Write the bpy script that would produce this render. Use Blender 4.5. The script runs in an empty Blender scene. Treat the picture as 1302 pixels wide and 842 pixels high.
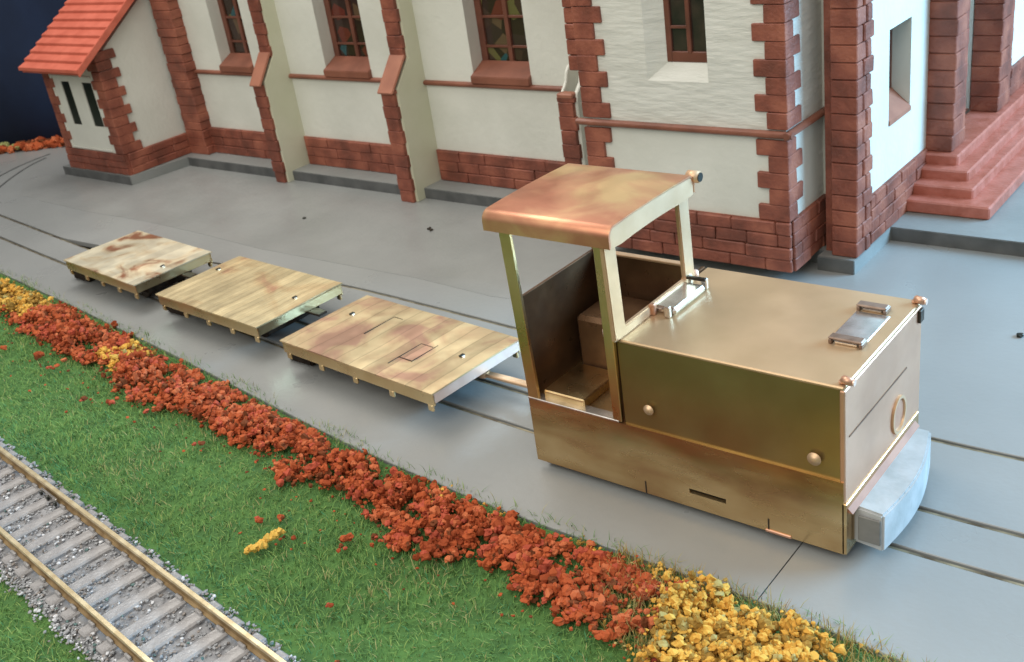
import bpy, bmesh, math, random
from mathutils import Vector, Matrix, noise
random.seed(7)
PI = math.pi
S = bpy.context.scene
C = S.collection

# ------------------------------------------------------------------ materials
def new_mat(name):
    m = bpy.data.materials.new(name); m.use_nodes = True
    nt = m.node_tree
    return m, nt, nt.nodes['Principled BSDF']

def mottled(name, c1, c2, scale=4, rough=.6, metal=0, bump=0, bscale=40, stretch=(1,1,1), c3=None, detail=5, rvar=0, lo=.35, hi=.65, spec=.5, warp=0, bdist=.01):
    m, nt, b = new_mat(name)
    N, L = nt.nodes, nt.links
    tc = N.new('ShaderNodeTexCoord'); mp = N.new('ShaderNodeMapping')
    mp.inputs['Scale'].default_value = stretch
    L.new(tc.outputs['Object'], mp.inputs['Vector'])
    n = N.new('ShaderNodeTexNoise'); n.inputs['Scale'].default_value = scale; n.inputs['Detail'].default_value = detail
    n.inputs['Distortion'].default_value = warp
    L.new(mp.outputs[0], n.inputs['Vector'])
    r = N.new('ShaderNodeValToRGB')
    r.color_ramp.elements[0].position = lo; r.color_ramp.elements[1].position = hi
    r.color_ramp.elements[0].color = (*c1, 1); r.color_ramp.elements[1].color = (*c2, 1)
    if c3:
        e = r.color_ramp.elements.new((lo+hi)/2); e.color = (*c3, 1)
    L.new(n.outputs['Fac'], r.inputs['Fac']); L.new(r.outputs[0], b.inputs['Base Color'])
    b.inputs['Roughness'].default_value = rough; b.inputs['Metallic'].default_value = metal
    b.inputs['Specular IOR Level'].default_value = spec
    if rvar:
        n3 = N.new('ShaderNodeTexNoise'); n3.inputs['Scale'].default_value = scale*2.3; n3.inputs['Detail'].default_value = 4
        L.new(mp.outputs[0], n3.inputs['Vector'])
        mr = N.new('ShaderNodeMapRange'); mr.inputs['From Min'].default_value = .3; mr.inputs['From Max'].default_value = .7
        mr.inputs['To Min'].default_value = max(.02, rough-rvar); mr.inputs['To Max'].default_value = rough+rvar
        L.new(n3.outputs['Fac'], mr.inputs['Value']); L.new(mr.outputs[0], b.inputs['Roughness'])
    if bump:
        n2 = N.new('ShaderNodeTexNoise'); n2.inputs['Scale'].default_value = bscale; n2.inputs['Detail'].default_value = 6
        L.new(mp.outputs[0], n2.inputs['Vector'])
        bp = N.new('ShaderNodeBump'); bp.inputs['Strength'].default_value = bump; bp.inputs['Distance'].default_value = bdist
        L.new(n2.outputs['Fac'], bp.inputs['Height']); L.new(bp.outputs[0], b.inputs['Normal'])
    return m

M = {}
M['plaster'] = mottled('painted_plaster', (.60,.61,.55), (.67,.68,.62), 3, .62, bump=.25, bscale=30, stretch=(1,1,1))
M['relief'] = mottled('stone_relief_plaster', (.60,.61,.56), (.67,.68,.63), 4, .55, bump=.55, bscale=11, stretch=(1,1,4.5), bdist=.012)
M['cream'] = mottled('cream_plastic', (.56,.57,.42), (.62,.62,.49), 3, .5, bump=.1)
M['brick'] = mottled('brick_red', (.145,.043,.026), (.32,.105,.062), 7, .55, bump=.5, bscale=60, c3=(.225,.066,.040))
M['mortar'] = mottled('brick_joint', (.15,.040,.026), (.21,.06,.04), 9, .7)
M['trim'] = mottled('brown_trim', (.17,.060,.036), (.25,.092,.056), 7, .45, bump=.1)
M['capstone'] = mottled('terracotta', (.27,.105,.065), (.35,.145,.09), 7, .5)
M['frame'] = mottled('window_frame_brown', (.115,.040,.025), (.17,.060,.038), 9, .4)
M['dark_glass'] = mottled('dark_glass', (.02,.017,.015), (.05,.035,.028), 8, .12)
M['black'] = mottled('black_opening', (.006,.009,.006), (.012,.015,.010), 8, .3)
M['roof'] = mottled('red_tiles', (.50,.115,.070), (.60,.155,.10), 9, .5, bump=.15)
M['step'] = mottled('steps_red', (.34,.10,.065), (.44,.15,.11), 14, .38, bump=.35, bscale=45)
M['road'] = mottled('grey_paint', (.235,.247,.245), (.285,.297,.295), 1.4, .33, bump=.12, bscale=35, rvar=.07, lo=.25, hi=.75)
M['road2'] = mottled('worn_grey_paint', (.222,.232,.228), (.262,.272,.268), 2.2, .36, bump=.15, bscale=30, rvar=.07)
M['plate'] = mottled('plinth_grey', (.20,.215,.21), (.25,.265,.26), 3, .45, bump=.2)
M['edge'] = mottled('dark_board_edge', (.065,.07,.07), (.115,.12,.12), 8, .6)
M['gap'] = mottled('groove_dark', (.016,.012,.009), (.04,.03,.022), 20, .8, spec=.1)
M['railtop'] = mottled('rusty_rail', (.10,.075,.045), (.34,.30,.20), 12, .4, metal=.5)
M['soil'] = mottled('green_base', (.040,.11,.024), (.07,.17,.036), 9, .9, bump=.6, bscale=50)
M['ballast'] = mottled('ballast_bed', (.19,.195,.21), (.30,.305,.32), 25, .85, bump=.6, bscale=60)
M['sleeper'] = mottled('sleeper_grey_brown', (.26,.255,.26), (.37,.365,.37), 18, .30, bump=.4, bscale=60, rvar=.15)
M['railside'] = mottled('rail_brown', (.20,.13,.06), (.34,.24,.12), 20, .55, metal=.15)
M['railhead'] = mottled('rail_nickel_brass', (.60,.48,.28), (.80,.69,.46), 20, .32, metal=.55)
M['navy'] = mottled('navy_cloth', (.004,.012,.038), (.008,.022,.065), 1.4, .9, bump=.3, bscale=5)
M['steel'] = mottled('white_metal', (.36,.39,.40), (.48,.50,.515), 12, .6, metal=.0, bump=.2, bscale=30)
M['socket'] = mottled('socket_grey', (.12,.12,.115), (.2,.2,.19), 12, .6)
M['dark_metal'] = mottled('dark_metal', (.03,.025,.02), (.07,.055,.04), 20, .45, metal=.6)
M['silver'] = mottled('solder_silver', (.55,.52,.48), (.82,.78,.74), 18, .25, metal=.9)
M['flash'] = mottled('pale_brass_glint', (.80,.58,.48), (.90,.70,.60), 9, .35, metal=.5)

M['brass'] = mottled('tarnished_brass', (.58,.40,.20), (.86,.67,.38), 3.5, .30, 1, c3=(.74,.54,.28), rvar=.07, lo=.28, hi=.72, bump=.05, bscale=9, warp=.5)
M['hood_reflection'] = mottled('brass_painted_reflection', (.30,.22,.095), (.40,.32,.15), 2.5, .33, .85, rvar=.05, bump=.04, bscale=7)  # near side only: grass reflection and shade put into the olive colour
M['hinge'] = mottled('brown_hinge', (.14,.085,.06), (.26,.19,.15), 20, .4, metal=.5)
M['brass_side'] = mottled('brown_brass', (.36,.19,.09), (.60,.44,.23), 4.2, .25, .88, c3=(.48,.32,.15), rvar=.06, lo=.30, hi=.66, bump=.04, bscale=7, stretch=(.8,1,2.4), warp=.3)
M['brass_hood'] = mottled('pale_brass', (.52,.37,.22), (.68,.49,.31), 2.6, .42, .6, rvar=.06, bump=.04, bscale=9)
M['brass_dark'] = mottled('dark_brown_brass', (.10,.052,.028), (.22,.125,.065), 5, .33, .6, rvar=.08, bump=.05, bscale=9)  # darker brown than the other brass, mostly for the cab interior
M['brass_roof'] = mottled('copper_stained_brass', (.50,.22,.13), (.68,.46,.23), 4.6, .38, .7, c3=(.60,.32,.18), rvar=.07, lo=.38, hi=.62, warp=.6, bump=.04, bscale=8)
M['pale_brass'] = mottled('whitened_brass', (.60,.40,.24), (.72,.51,.33), 5, .46, .6, rvar=.08)
M['copper'] = mottled('copper', (.52,.27,.18), (.64,.38,.26), 7, .42, .7)
M['front_brass'] = mottled('grey_brass_front', (.50,.29,.19), (.66,.40,.27), 3, .42, .65, rvar=.06)

def flock(name, c1, c2, t=.35):
    m, nt, b = new_mat(name)
    N, L = nt.nodes, nt.links
    n = N.new('ShaderNodeTexNoise'); n.inputs['Scale'].default_value = 30
    tc = N.new('ShaderNodeTexCoord'); L.new(tc.outputs['Object'], n.inputs['Vector'])
    mx = N.new('ShaderNodeMix'); mx.data_type = 'RGBA'
    mx.inputs['A'].default_value = (*c1, 1); mx.inputs['B'].default_value = (*c2, 1)
    L.new(n.outputs['Fac'], mx.inputs['Factor']); L.new(mx.outputs['Result'], b.inputs['Base Color'])
    b.inputs['Roughness'].default_value = .9; b.inputs['Specular IOR Level'].default_value = .15
    b.inputs['Subsurface Weight'].default_value = t*.3; b.inputs['Subsurface Radius'].default_value = (.02,.01,.005)
    return m
RED = [flock('flock_red_%s' % n, a, b) for n, a, b in (('orange', (.34,.070,.024), (.46,.11,.040)), ('brick', (.21,.042,.015), (.32,.068,.024)), ('bright', (.44,.115,.048), (.54,.165,.07)), ('brown', (.11,.035,.014), (.18,.055,.022)), ('pinkish', (.36,.068,.036), (.46,.10,.058)))]
YEL = [flock('flock_yellow_%s' % n, a, b) for n, a, b in (('amber', (.54,.29,.05), (.66,.37,.075)), ('gold', (.60,.36,.07), (.70,.44,.10)), ('ochre', (.26,.15,.035), (.36,.22,.05)), ('straw', (.32,.27,.10), (.46,.38,.15)))]
GRN = [flock('grass_%s' % n, a, b) for n, a, b in (('mid', (.12,.24,.065), (.16,.29,.085)), ('dark', (.08,.17,.048), (.11,.21,.06)), ('lime', (.20,.30,.085), (.26,.36,.11)), ('straw', (.30,.28,.12), (.36,.35,.16)), ('blue', (.055,.19,.085), (.08,.25,.11)))]
STN = [mottled('stone_%s' % n, a, b, 30, .6) for n, a, b in (('grey', (.24,.25,.265), (.33,.34,.36)), ('pale', (.50,.52,.55), (.68,.70,.74)), ('brown', (.19,.17,.16), (.26,.235,.22)), ('teal', (.07,.14,.14), (.12,.20,.19)))]

# wagon deck: brass sheet scribed with planks running across the wagon
def deck_mat(name, cols, scribe, lo, hi, scale, off, planks=13, depth=.6):
    m = mottled(name, cols[0], cols[2], scale, .40, .55, c3=cols[1], rvar=.09, lo=lo, hi=hi, warp=.8)
    nt = m.node_tree; N, L = nt.nodes, nt.links; b = N['Principled BSDF']
    mp = [n for n in N if n.type == 'MAPPING'][0]; mp.inputs['Location'].default_value = off
    tc = [n for n in N if n.type == 'TEX_COORD'][0]
    w = N.new('ShaderNodeTexWave'); w.bands_direction = 'X'; w.inputs['Scale'].default_value = scribe
    w.inputs['Distortion'].default_value = 3.5; w.inputs['Detail'].default_value = 3; w.inputs['Detail Scale'].default_value = 1.3
    L.new(tc.outputs['Object'], w.inputs['Vector'])
    bp = N.new('ShaderNodeBump'); bp.inputs['Strength'].default_value = .22; bp.inputs['Distance'].default_value = .006
    L.new(w.outputs['Fac'], bp.inputs['Height'])
    # planks scribed across the wagon: thin dark joints, each board slightly different
    sx = N.new('ShaderNodeSeparateXYZ'); L.new(tc.outputs['Object'], sx.inputs[0])
    wob = N.new('ShaderNodeTexNoise'); wob.inputs['Scale'].default_value = 5; L.new(tc.outputs['Object'], wob.inputs['Vector'])
    ma = N.new('ShaderNodeMath'); ma.operation = 'MULTIPLY_ADD'; ma.inputs[1].default_value = .02; L.new(wob.outputs['Fac'], ma.inputs[0]); L.new(sx.outputs['X'], ma.inputs[2])
    mm = N.new('ShaderNodeMath'); mm.operation = 'MULTIPLY'; mm.inputs[1].default_value = planks; L.new(ma.outputs[0], mm.inputs[0])
    fr = N.new('ShaderNodeMath'); fr.operation = 'PINGPONG'; fr.inputs[1].default_value = .5; L.new(mm.outputs[0], fr.inputs[0])
    ln = N.new('ShaderNodeMapRange'); ln.inputs['From Min'].default_value = .0; ln.inputs['From Max'].default_value = .06; L.new(fr.outputs[0], ln.inputs['Value'])
    fl = N.new('ShaderNodeMath'); fl.operation = 'FLOOR'; L.new(mm.outputs[0], fl.inputs[0])
    wn = N.new('ShaderNodeTexWhiteNoise'); wn.noise_dimensions = '1D'; L.new(fl.outputs[0], wn.inputs['W'])
    tone = N.new('ShaderNodeMapRange'); tone.inputs['To Min'].default_value = .78; tone.inputs['To Max'].default_value = 1.06; L.new(wn.outputs['Value'], tone.inputs['Value'])
    lt = N.new('ShaderNodeMapRange'); lt.inputs['To Min'].default_value = depth; lt.inputs['To Max'].default_value = 1; L.new(ln.outputs[0], lt.inputs['Value'])
    tm = N.new('ShaderNodeMath'); tm.operation = 'MULTIPLY'; L.new(tone.outputs[0], tm.inputs[0]); L.new(lt.outputs[0], tm.inputs[1])
    cr = [q for q in N if q.type == 'VALTORGB'][0]
    vm = N.new('ShaderNodeVectorMath'); vm.operation = 'SCALE'; L.new(cr.outputs[0], vm.inputs[0]); L.new(tm.outputs[0], vm.inputs['Scale'])
    L.new(vm.outputs[0], b.inputs['Base Color'])
    n = N.new('ShaderNodeTexNoise'); n.inputs['Scale'].default_value = 6
    L.new(tc.outputs['Object'], n.inputs['Vector'])
    bp2 = N.new('ShaderNodeBump'); bp2.inputs['Strength'].default_value = .25; bp2.inputs['Distance'].default_value = .02
    L.new(n.outputs['Fac'], bp2.inputs['Height']); L.new(bp.outputs[0], bp2.inputs['Normal']); L.new(bp2.outputs[0], b.inputs['Normal'])
    return m
dc = ((.58,.33,.20), (.68,.51,.28), (.76,.62,.36))
M['deck1'] = deck_mat('deck_front', ((.52,.30,.20), (.64,.46,.26), (.72,.56,.32)), 3.2, .37, .58, 4.6, (1,2,0), 12, .68)
M['deck2'] = deck_mat('deck_middle', dc, 5.0, .30, .52, 4.0, (5,1,0), 24, .58)
M['deck3'] = deck_mat('deck_rear', ((.45,.20,.11), (.88,.74,.50), (.96,.88,.66)), 1.1, .36, .52, 5.0, (2,7,0), 12, .93)  # palest tones put the glare into the deck colour

def pane_mat():
    m, nt, b = new_mat('stained_glass'); N, L = nt.nodes, nt.links
    tc = N.new('ShaderNodeTexCoord'); v = N.new('ShaderNodeTexVoronoi'); v.inputs['Scale'].default_value = 11
    L.new(tc.outputs['Object'], v.inputs['Vector'])
    r = N.new('ShaderNodeValToRGB'); el = r.color_ramp.elements
    r.color_ramp.interpolation = 'CONSTANT'
    cols = [(0,(.03,.018,.012)),(.32,(.11,.07,.04)),(.44,(.05,.03,.02)),(.55,(.025,.08,.09)),(.62,(.12,.03,.02)),(.70,(.12,.11,.04)),(.80,(.04,.025,.02))]
    el[0].color = (*cols[0][1],1); el[1].position = cols[1][0]; el[1].color = (*cols[1][1],1)
    for p, c in cols[2:]:
        e = el.new(p); e.color = (*c,1)
    sp = N.new('ShaderNodeSeparateColor'); L.new(v.outputs['Color'], sp.inputs[0]); L.new(sp.outputs[0], r.inputs['Fac'])
    L.new(r.outputs[0], b.inputs['Base Color']); b.inputs['Roughness'].default_value = .12
    return m
M['pane'] = pane_mat()

# ------------------------------------------------------------------ helpers
def link(name, me, mats, parent=None):
    o = bpy.data.objects.new(name, me); C.objects.link(o)
    for m in (mats if isinstance(mats, (list, tuple)) else [mats]): me.materials.append(m)
    if parent is not None: o.parent = parent
    return o

class MB:
    """collects shapes, builds ONE mesh object"""
    def __init__(s): s.bm = bmesh.new()
    def box(s, x0, x1, y0, y1, z0, z1, bev=0, jit=0, mi=0):
        t = bmesh.new()
        vs = [t.verts.new((x + random.uniform(-jit, jit), y + random.uniform(-jit, jit), z + random.uniform(-jit, jit))) for z in (z0, z1) for y in (y0, y1) for x in (x0, x1)]
        for f in ((0,2,3,1),(4,5,7,6),(0,1,5,4),(2,6,7,3),(0,4,6,2),(1,3,7,5)):
            fc = t.faces.new([vs[i] for i in f]); fc.material_index = mi
        if bev: bmesh.ops.bevel(t, geom=list(t.edges), offset=bev, segments=1, affect='EDGES', clamp_overlap=True)
        s._add(t)
        return s
    def _add(s, t):
        me = bpy.data.meshes.new('tmp'); t.to_mesh(me); t.free(); s.bm.from_mesh(me); bpy.data.meshes.remove(me)
    def prism(s, pts, axis, a, b, bev=0, mi=0):
        """pts: 2-D outline; axis 'x','y','z' the extrusion axis from a to b"""
        t = bmesh.new()
        def P(p, h):
            return {'x': (h, p[0], p[1]), 'y': (p[0], h, p[1]), 'z': (p[0], p[1], h)}[axis]
        A = [t.verts.new(P(p, a)) for p in pts]; B = [t.verts.new(P(p, b)) for p in pts]
        t.faces.new(A); t.faces.new(B[::-1])
        n = len(pts)
        for i in range(n): t.faces.new((A[i], B[i], B[(i+1) % n], A[(i+1) % n]))
        for f in t.faces: f.material_index = mi
        bmesh.ops.recalc_face_normals(t, faces=t.faces)
        if bev: bmesh.ops.bevel(t, geom=list(t.edges), offset=bev, segments=2, affect='EDGES', clamp_overlap=True)
        s._add(t); return s
    def cyl(s, p0, p1, r, seg=20, r2=None, bev=0):
        t = bmesh.new(); p0 = Vector(p0); p1 = Vector(p1); d = p1 - p0
        mat = Matrix.Translation((p0+p1)/2) @ d.to_track_quat('Z', 'Y').to_matrix().to_4x4()
        bmesh.ops.create_cone(t, cap_ends=True, segments=seg, radius1=r, radius2=r if r2 is None else r2, depth=d.length, matrix=mat)
        if bev: bmesh.ops.bevel(t, geom=[e for e in t.edges if len(e.link_faces) == 2 and e.calc_face_angle() > 1], offset=bev, segments=2, affect='EDGES')
        s._add(t); return s
    def build(s, name, mats, parent=None, smooth=False):
        me = bpy.data.meshes.new(name); bmesh.ops.recalc_face_normals(s.bm, faces=s.bm.faces); s.bm.to_mesh(me); s.bm.free()
        if smooth: me.polygons.foreach_set('use_smooth', [True]*len(me.polygons))
        return link(name, me, mats, parent)

def empty(name, loc=(0,0,0), rz=0):
    o = bpy.data.objects.new(name, None); C.objects.link(o); o.location = loc; o.rotation_euler = (0,0,rz); o.empty_display_size = .05
    return o
def tag(o, label=None, cat=None, group=None, kind=None):
    if label: o['label'] = label
    if cat: o['category'] = cat
    if group: o['group'] = group
    if kind: o['kind'] = kind
    return o
def raw(name, verts, faces, mats, mi=None, parent=None, smooth=False):
    me = bpy.data.meshes.new(name); me.from_pydata(verts, [], faces)
    o = link(name, me, mats, parent)
    if mi: me.polygons.foreach_set('material_index', mi)
    if smooth: me.polygons.foreach_set('use_smooth', [True]*len(faces))
    me.update(); return o

# ------------------------------------------------------------------ ground, road, inset track
def lerp_tab(tab, x):
    if x <= tab[0][0]: return tab[0][1]
    for (a, ya), (b, yb) in zip(tab, tab[1:]):
        if x <= b:
            t = (x-a)/(b-a); return ya + (yb-ya)*t
    return tab[-1][1]
def smooth_tab(tab, x, w=.35):
    return sum(lerp_tab(tab, x + w*k/3) for k in (-3,-2,-1,0,1,2,3))/7
CEN = [(-14, 3.6), (-8.5, 3.08), (-7.2, 2.95), (-6, 2.82), (-5, 2.73), (-4, 2.645), (-3, 2.575), (-2, 2.54), (-1, 2.505), (0, 2.53), (4, 2.75)]
cen = lambda x: smooth_tab(CEN, x)
gC = lambda x: cen(x) - .1
gB = lambda x: cen(x) + .1
SID = [(-6.2, 2.95), (-5.6, 2.99), (-5, 3.06), (-3.9, 3.135), (-2.77, 3.085), (-1.06, 2.97), (-.7, 2.985), (0, 3.03), (4, 3.4)]
gA = lambda x: max(smooth_tab(SID, x), gB(x))
EDG = [(-14, 3.2), (-8.5, 2.72), (-6.2, 2.47), (-5.1, 2.36), (-4.05, 2.24), (-2.74, 2.07), (-2.0, 2.02), (-1.44, 2.03), (-1.12, 2.034), (-.74, 1.997), (0, 1.95), (4, 1.8)]
edg = lambda x: smooth_tab(EDG, x, .2)
xs = [-13 + .1*i for i in range(171)]

tag(raw('base_board', [(-13,-3,-.05),(4,-3,-.05),(4,9,-.05),(-13,9,-.05)], [(0,1,2,3)], M['gap']), 'dark baseboard under the layout', None, kind='structure')
HW = .0105
def strip(f0, f1, x0=-13, x1=4, z=0, th=.03, skew=0):
    b = bmesh.new(); cols = []
    X = sorted(set([x0, x1] + [x for x in xs if x0 < x < x1]))
    for x in X:
        y0, y1 = f0(x), f1(x)
        if y1 - y0 < .001: y1 = y0 + .001
        sk = skew if x in (x0, x1) else 0
        n = 4
        row = [b.verts.new((x, y0, z-th)), b.verts.new((x, y0, z-.0025)), b.verts.new((x, y0+.0025, z))]
        row += [b.verts.new((x, y1-.0025, z)), b.verts.new((x, y1, z-.0025)), b.verts.new((x, y1, z-th))]
        cols.append(row)
    for r, q in zip(cols, cols[1:]):
        for i in range(5): b.faces.new((r[i], q[i], q[i+1], r[i+1]))
    b.faces.new(cols[0]); b.faces.new(cols[-1][::-1])
    return b
rd = MB()
for f0, f1, x0, x1 in ((edg, lambda x: gC(x)-HW, -13, -1.114), (edg, lambda x: gC(x)-HW, -1.110, 4), (lambda x: gC(x)+HW, lambda x: gB(x)-HW, -13, 4), (lambda x: gB(x)+HW, lambda x: gA(x)-HW, -5.9, 4)):
    rd._add(strip(f0, f1, x0, x1))
rd._add(strip(lambda x: gA(x)+HW, lambda x: 9.0, -13, 4))
tag(rd.build('road', M['road']), kind='structure')

def rail_line(f, x0, x1, name, parent, w=.0045, z=-.004, off=-.003):
    v, fc = [], []
    X = [x for x in xs if x0 <= x <= x1]
    for x in X:
        y = f(x)+off
        v += [(x,y-w,-.035),(x,y-w,z),(x,y+w,z),(x,y+w,-.035)]
    for i in range(len(X)-1):
        a = i*4
        for k in range(3): fc.append((a+k, a+k+4, a+k+5, a+k+1))
    return raw(name, v, fc, M['railtop'], parent=parent)
t = tag(empty('inset_track', (0,0,0)), 'pair of thin rails sunk in the grey road under the brass train', 'track')
rail_line(gC, -13, 4, 'rail', t); rail_line(gB, -13, 4, 'rail', t)
t = tag(empty('inset_siding', (0,0,0)), 'single thin sunk rail curving off behind the brass wagons', 'track')
rail_line(gA, -5.9, 4, 'rail', t)

t = tag(empty('distant_track', (0,0,0)), 'faint pair of thin rails curving away at the far left of the grey road', 'track')
for path_ in (((-7.55,2.98),(-7.85,3.25),(-8.0,3.43),(-8.13,3.58),(-8.25,3.746),(-8.33,3.88),(-8.38,4.02)), ((-8.1,3.35),(-8.32,3.60),(-8.41,3.80),(-8.45,3.97),(-8.46,4.1))):
    v, fc = [], []
    for x, y in path_:
        v += [(x-.006, y-.006, .0008), (x+.006, y+.006, .0008), (x+.006, y+.006, .0038), (x-.006, y-.006, .0038)]
    for k in range(len(path_)-1):
        for q in range(4): fc.append((k*4+q, k*4+(q+1)%4, k*4+4+(q+1)%4, k*4+4+q))
    raw('rail', v, fc, M['edge'], parent=t)

# slightly darker worn sheet of paint in front of the building
pts = [(-7.75,3.86)]
for k in range(13):
    a = PI/2 + PI/2*k/12*1.1
    pts.append((-7.62 + .28*math.cos(a), 3.60 + .22*math.sin(a)))
for x in (-7.6,-7.2,-6.6,-6,-5.4,-4.8,-4.2,-3.6,-3.1): pts.append((x, 3.36 - .05*(x+7.6)/4 + .02*math.sin(x*3)))
pts += [(-2.6,3.36),(-2.2,3.45),(-2.0,3.7),(-1.95,4.2)]
pts2 = pts + [(-1.95,4.8),(-7.6,4.8)]
fp = MB(); fp.prism(pts2, 'z', .0003, .0011); tag(fp.build('forecourt', M['road2']), kind='structure')

# grass base + ballast bed
gx = [-13, -6.5, -5.5] + [-5 + .25*i for i in range(37)]
v, f = [], []
for x in gx:
    e = edg(x) - .004
    for k in range(17):
        y = -2.5 + (e+2.5)*(k/16)
        v.append((x, y, -.012 + .010*noise.noise(Vector((x*2, y*2, 0)))))
for i in range(len(gx)-1):
    for k in range(16):
        a = i*17+k; f.append((a, a+17, a+18, a+1))
tag(raw('ground', v, f, M['soil'], smooth=True), kind='structure')

# ------------------------------------------------------------------ small scatter builders
def ico():
    t = bmesh.new(); bmesh.ops.create_icosphere(t, subdivisions=1, radius=1)
    v = [tuple(x.co) for x in t.verts]; f = [tuple(x.index for x in q.verts) for q in t.faces]; t.free(); return v, f
IV, IF = ico()
def ico2():
    t = bmesh.new(); bmesh.ops.create_icosphere(t, subdivisions=2, radius=1)
    v = [tuple(x.co) for x in t.verts]; f = [tuple(x.index for x in q.verts) for q in t.faces]; t.free(); return v, f
JV, JF = ico2()
class Scatter:
    def __init__(s): s.v, s.f, s.m = [], [], []
    def chunk(s, p, r, mi, flat=.75, rough=.35, fine=False):
        V, F = (JV, JF) if fine else (IV, IF)
        a = random.uniform(0, 6.28); ca, sa = math.cos(a), math.sin(a); n0 = len(s.v)
        sx, sy, sz = random.uniform(.7,1.3), random.uniform(.7,1.3), flat*random.uniform(.7,1.3)
        o = Vector((random.uniform(0,90),)*3)
        for x, y, z in V:
            k = 1 + rough*random.uniform(-1, 1) if not fine else 1 + rough*1.6*noise.noise(Vector((x,y,z))*1.6 + o) + rough*.35*random.uniform(-1,1)
            x, y, z = x*sx*k*r, y*sy*k*r, z*sz*k*r
            s.v.append((p[0]+x*ca-y*sa, p[1]+x*sa+y*ca, p[2]+z))
        s.f += [tuple(i+n0 for i in q) for q in F]; s.m += [mi]*len(F)
    def blade(s, p, h, w, lean, az, mi):
        n0 = len(s.v); dx, dy = math.cos(az), math.sin(az); wx, wy = -dy*w, dx*w
        x, y, z = p
        s.v += [(x-wx,y-wy,z),(x+wx,y+wy,z),(x+dx*lean*.35-wx*.8,y+dy*lean*.35-wy*.8,z+h*.6),(x+dx*lean*.35+wx*.8,y+dy*lean*.35+wy*.8,z+h*.6),(x+dx*lean,y+dy*lean,z+h)]
        s.f += [(n0,n0+1,n0+3,n0+2),(n0+2,n0+3,n0+4)]; s.m += [mi,mi]
    def build(s, name, mats): return raw(name, s.v, s.f, mats, s.m)

# track line in the foreground
def trk(x): return 1.2135 - .1055*(x+2.6)       # far rail
TD = Vector((1, -.1055, 0)).normalized(); TN = Vector((.1055, 1, 0)).normalized()
def track_d(x, y): return (Vector((x, y, 0)) - Vector((-2.6, 1.2135, 0))).dot(TN)   # 0 at far rail, -.228 at near rail

LOW = [(-9, 2.5), (-6.2, 2.12), (-5.45,2.09),(-4.8,1.99),(-4.29,1.96),(-3.87,1.86),(-3.55,1.88),(-3.19,1.85),(-2.8,1.78),(-2.56,1.80),(-2.2,1.72),(-2.04,1.74),(-1.87,1.80),(-1.63,1.70),(-1.4,1.73),(-1.28,1.66),(0,1.6)]
# grass
g = Scatter()
NB = 150000
for i in range(NB):
    x = -6.6 + 6.5*random.random()**1.0; y = .45 + 2.1*random.random()
    if y > edg(x)-.005: continue
    if x > -.35 or y < .52 - .12*(x+2.4): continue
    d = track_d(x, y)
    if -.300 < d < .045 + .012*noise.noise(Vector((x*9, 3, 0))): continue
    n = noise.noise(Vector((x*2.2, y*2.2, 5))) + .6*noise.noise(Vector((x*8, y*8, 9)))
    r = random.random()
    mi = 0 if r < .48 else 1 if r < .70 + .15*n else 2 if r < .90 else 4 if r < .965 else 3
    if n > .45 and r < .25: mi = 3
    if d < .14 and d > 0 and r < .35: mi = 4
    h = random.uniform(.010, .026)*(1+.25*n)
    g.blade((x, y, -.020 if -.36 < d < .09 else -.014), h, random.uniform(.0009,.0018), random.uniform(.004,.034), random.uniform(0,6.28), mi)
# sparse fibres creeping over the road edge
for i in range(2600):
    x = random.uniform(-6.4, -.4); k = noise.noise(Vector((x*3, 1, 1)))
    if random.random() > .45 + k: continue
    y = edg(x) + random.uniform(-.03, .035 + .05*max(0,k))
    g.blade((x, y, -.004), random.uniform(.01,.035), .0011, random.uniform(.01,.045), random.uniform(0,6.28), random.choice((1,0,2,3,1)))
tag(g.build('grass', GRN), 'bright green static grass covering the verge between road and railway track', 'grass', kind='stuff')

# red and yellow foam flowers along the road edge
rf, yf = Scatter(), Scatter()
def band_pt(x, lo=0., hi=1.):
    y0, y1 = smooth_tab(LOW, x, .08) + (.035 if x < -2.3 else .0), edg(x) - .055
    u = random.uniform(lo, hi); return y0 + (y1-y0)*u, u
for i in range(640):
    x = random.uniform(-6.0, -1.22)
    if x < -5.3 and random.random() < .9: continue
    if x > -1.42 and random.random() < .55: continue
    if -4.42 < x < -4.12 and random.random() < .5: continue
    y, u = band_pt(x)
    if noise.noise(Vector((x*5, y*5, 2))) < -.45: continue
    base_h = .055*math.sin(PI*min(1, u*.85+.12))*(.8+.5*noise.noise(Vector((x*4, y*4, 7))))
    mi0 = random.choice((0,0,0,1,1,2,4))
    for k in range(random.randint(14, 28)):
        a = random.uniform(0, 6.28); rr = abs(random.gauss(0, .024))
        mi = mi0 if random.random() < .65 else random.choice((0,1,2,3,4))
        z = base_h*random.uniform(.15,1.15) + .004
        rf.chunk((x+rr*math.cos(a), y+rr*math.sin(a), z), random.choice((.004,.005,.007,.009,.011,.014)), mi, random.uniform(.6,1.3), .42, fine=random.random()<.55)
for i in range(1700):     # crumbs between and around the clumps
    x = random.uniform(-6.0, -1.2); 
    if x < -5.5 and random.random() < .7: continue
    y, u = band_pt(x, -.12, 1.02)
    rf.chunk((x, y, random.uniform(.0,.03)), random.uniform(.003,.009), random.choice((0,1,3,3,1)), .8, .4)
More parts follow.
